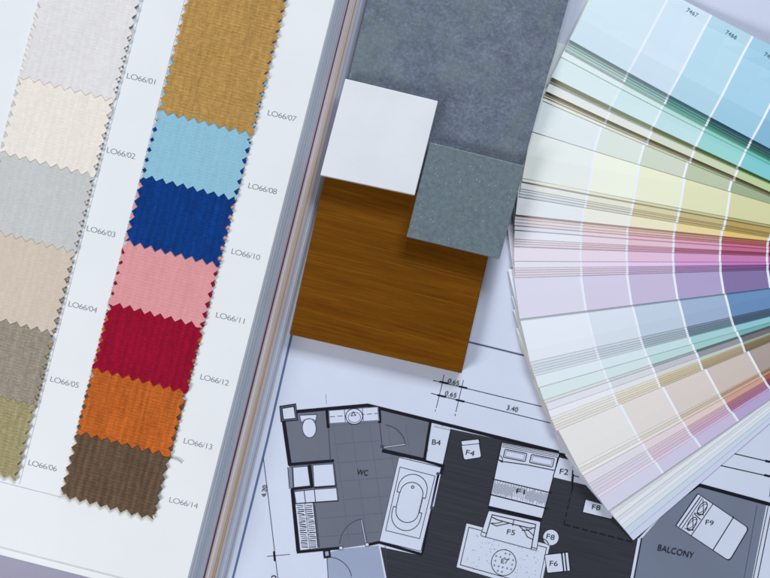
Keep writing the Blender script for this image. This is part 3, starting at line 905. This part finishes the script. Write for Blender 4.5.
PIV=(968.0, 250.0); RP=457.0
def ang_of(x,y): return math.atan2(PIV[1]-y, PIV[0]-x)    # 0 = left, negative = below
sarc=[-ang_of(c[0],c[1])*RP for c in cards]   # grows downwards
for i in range(1,NC): sarc[i]=max(sarc[i], sarc[i-1]+0.4)
TH=0.00030
cum=[0.0]*(NC+1)
for i in range(NC-1,-1,-1): cum[i]=cum[i+1]+TH+cards[i][3]*MM*1.0    # height of card i's top above the lowest
def cumf(x):
    x=min(max(x,0),NC-1e-6); i=int(x); t=x-i
    return cum[i]*(1-t)+cum[i+1]*t
def Jidx(s):          # number of the lowest card lying under arc position s (continuous)
    s=s+93
    if s<=sarc[0]: return 0.0
    for i in range(1,NC):
        if sarc[i]>=s: return i-1+(s-sarc[i-1])/(sarc[i]-sarc[i-1])
    return NC-1.0 + min(1.0,(s-sarc[-1])/12)
JT=[(s, Jidx(s)) for s in range(-420,520,3)]
# smooth the support height so that every card bends gently
def sm(i):
    a=[cumf(JT[min(max(k,0),len(JT)-1)][1]+1) for k in range(i-5,i+6)]
    return sum(a)/len(a)
JZ=[(JT[i][0], min(sm(i), cumf(JT[i][1]+0.6))) for i in range(len(JT))]
def support(s):
    if s<=JZ[0][0]: return JZ[0][1]
    if s>=JZ[-1][0]: return JZ[-1][1]
    i=int((s-JZ[0][0])/3); t=(s-JZ[i][0])/3
    return JZ[i][1]*(1-t)+JZ[i+1][1]*t
FAN0=0.00085
def zcard(k, px, py):      # height of the top face of card k at photo-plane position
    dx,dy=PIV[0]-px, PIV[1]-py; r=math.hypot(dx,dy)
    s=-math.atan2(dy,dx)*RP if dx>0 else 0
    q=min(1,max(0,(r-60)/(RP-110))); q=q*q*(3-2*q)
    zp=TH*1.02*(NC-k)
    zo=max(cum[k]-support(s), TH*0.9*0) 
    return FAN0+ (1-q)*zp + q*(cum[k]-support(s))
fan_m, nt, bs = new_mat('printed_card')
at=N(nt,'ShaderNodeAttribute'); at.attribute_name='chip'
nt.links.new(at.outputs['Color'], bs.inputs['Base Color'])
bs.inputs['Roughness'].default_value=0.48; bs.inputs['Specular IOR Level'].default_value=0.35
bump(nt, bs, noise(nt, mapping(nt), 500, 3), 0.00001)
fan = thing('colour_fan_deck', 'paint colour fan deck spread open in pastel cards on the right', 'colour fan',
            W(PIV[0], PIV[1], 0.0006), 0.0)
WHITE=(226,232,244)
for k,c in enumerate(cards):
    x,y,sl_,gap=c[:4]; chips=list(c[4:]); plain=chips[0]==chips[4]; DIV=chips[0] if plain else WHITE
    z_c=zcard(k,x,y); xr=765; yr=y+sl_*(xr-x); z_r=zcard(k,xr,yr)
    p0=W(x,y,z_c); p1=W(xr,yr,z_r)
    d=(p1.xy-p0.xy).normalized(); n=Vector((-d.y,d.x))     # n points up the photo
    Wd=94*S
    # columns at chip borders (px along the card)
    b=[0,66]; 
    while len(b)<8: b.append(b[-1]+45.4)
    last=chips[-1]; prev=chips[-2]
    ext=[tuple(max(6,l+(l-p)*0.75*j) for l,p in zip(last,prev)) for j in (1,2)]
    cc=chips+ext
    def dusty(col, j):
        g=sum(col)/3; t=(0.0,.04,.10,.14,.14,.14,.14)[j]; m_=(.985,.985,.975,.965,.955,.955,.955)[j]
        return tuple((v*(1-t)+g*t)*m_ for v in col)
    cc=[dusty(c_,j_) for j_,c_ in enumerate(cc)]
    if plain: DIV=cc[0]; cc=[cc[0]]*7
    colsx=[]; colc=[]
    for j in range(7):
        a0=b[j]+(1.1 if j else 0.0); a1=b[j+1]-1.1
        n_=3 if j==0 else 2
        for q in range(n_):
            colsx.append((a0+(a1-a0)*q/n_, a0+(a1-a0)*(q+1)/n_)); colc.append(cc[j])
        colsx.append((a1, b[j+1]+1.1)); colc.append(DIV)
    xe=b[7]+1.1
    for q in range(4): colsx.append((xe+(490-xe)*q/4, xe+(490-xe)*(q+1)/4)); colc.append(WHITE)
    xs=[colsx[0][0]]+[e[1] for e in colsx]
    rows=8; vs=[]; 
    for face in (0,1):
        for xi in xs:
            for r in range(rows+1):
                q=p0.xy+d*xi*S+n*Wd*r/rows
                ipx=CX+q.x/S; ipy=CY-q.y/S
                z=zcard(k,ipx,ipy)-(TH*0.78 if face else 0)
                vs.append((q.x,q.y,z))
    nx=len(xs); off=nx*(rows+1); fs=[]; fc=[]
    for i in range(nx-1):
        for r in range(rows):
            a=i*(rows+1)+r; bq=a+rows+1
            fs.append((a,bq,bq+1,a+1)); fc.append(colc[i])
            fs.append((off+a,off+a+1,off+bq+1,off+bq)); fc.append(WHITE)
    EDGE=(172,168,148)  # olive tint on the card edges stands in for shade along the fan's rim
    for i in range(nx-1):
        a=i*(rows+1); bq=a+rows+1
        fs.append((a,off+a,off+bq,bq)); fc.append(tuple((u*2+w)/3 for u,w in zip(colc[i],EDGE)))
        a+=rows; bq+=rows
        fs.append((a,bq,off+bq,off+a)); fc.append(EDGE)
    for r in range(rows):
        fs.append((r,r+1,off+r+1,off+r)); fc.append(EDGE)
        a=(nx-1)*(rows+1)+r
        fs.append((a,off+a,off+a+1,a+1)); fc.append(EDGE)
    o=mk('colour_card', vs, fs, fan_m, fan)
    ca_=o.data.color_attributes.new('chip','FLOAT_COLOR','CORNER')
    li=0
    for p,col in zip(o.data.polygons, fc):
        L_=(*lin(col),1)
        for l in p.loop_indices: ca_.data[l].color=L_
    if k==0:
        lab_m=flat_mat('chip_code_ink',(88,112,138),0.6)
        ang=math.atan(0.575)
        for t,pc in (('7467',(692.4,12.4)),('7466',(731.4,34.6)),('7465',(770,56.6))):
            textmesh(t,1,pc,12.5,4.2,ang,0.006,lab_m,o,'printed_code',off=0.0,
                     zf=lambda p: zcard(0, CX+p.x/S, CY-p.y/S)+0.00025)
# binding post
post_m, nt, bs = new_mat('brass_post'); bs.inputs['Metallic'].default_value=1; bs.inputs['Roughness'].default_value=.3
nt.links.new(ramp(nt, noise(nt, mapping(nt), 200, 2), [(0.3,(.55,.5,.42)),(0.7,(.68,.63,.55))]), bs.inputs['Base Color'])
pc=W(PIV[0]-2, PIV[1]-24, .02); zt_=TH*1.05*NC+FAN0+.0012
prof=[(0,0.0),(4.4,0.0),(4.4,.8),(2.4,.8),(2.4,-99),(0,-99)]
bm=bmesh.new()
for (r,z0,z1) in ((4.5*MM,zt_-.0010,zt_+.0006),(2.4*MM,0.0007,zt_-.0010)):
    bmesh.ops.create_cone(bm, cap_ends=True, segments=32, radius1=r, radius2=r*.92, depth=z1-z0, matrix=Matrix.Translation((pc.x,pc.y,(z0+z1)/2)))
me=bpy.data.meshes.new('binding_post'); bmesh.ops.transform(bm, matrix=FR[fan.name], verts=bm.verts); bm.to_mesh(me); bm.free()
me.materials.append(post_m); o=bpy.data.objects.new('binding_post', me); COL.objects.link(o); o.parent=fan

# ------------------------------------------------------------ light, camera
def area(name, loc, target, size, power, col):
    L=bpy.data.lights.new(name,'AREA'); L.shape='RECTANGLE'; L.size=size[0]; L.size_y=size[1]; L.energy=power; L.color=col
    o=bpy.data.objects.new(name,L); COL.objects.link(o); o.location=loc
    o.rotation_euler=(Vector(target)-Vector(loc)).to_track_quat('-Z','Y').to_euler()
    return o
area('window_light', (0.50,1.30,1.30), (0.04,0,0), (0.9,0.6), 28, (0.94,0.97,1.0))
area('side_light', (-1.10,-0.75,1.0), (-0.05,0,0), (0.6,0.6), 21, (1.0,0.975,0.945))
w=bpy.data.worlds.new('World'); scn.world=w; w.use_nodes=True
bg=w.node_tree.nodes['Background']; bg.inputs['Color'].default_value=(0.80,0.87,1.0,1); bg.inputs['Strength'].default_value=0.13

cam=bpy.data.cameras.new('camera'); co=bpy.data.objects.new('camera',cam); COL.objects.link(co)
co.location=(0,0,H); co.rotation_euler=(0,0,0)
cam.sensor_width=36; cam.lens=36*H/(770*S)
cam.clip_start=0.01; cam.clip_end=10
cam.dof.use_dof=True; cam.dof.focus_distance=H-0.012; cam.dof.aperture_fstop=7.0
scn.camera=co
scn.view_settings.view_transform='Standard'; scn.view_settings.look='None'
scn.view_settings.exposure=0; scn.view_settings.gamma=1
scn.render.engine='CYCLES'
scn.cycles.filter_width=1.6
scn.cycles.max_bounces=8
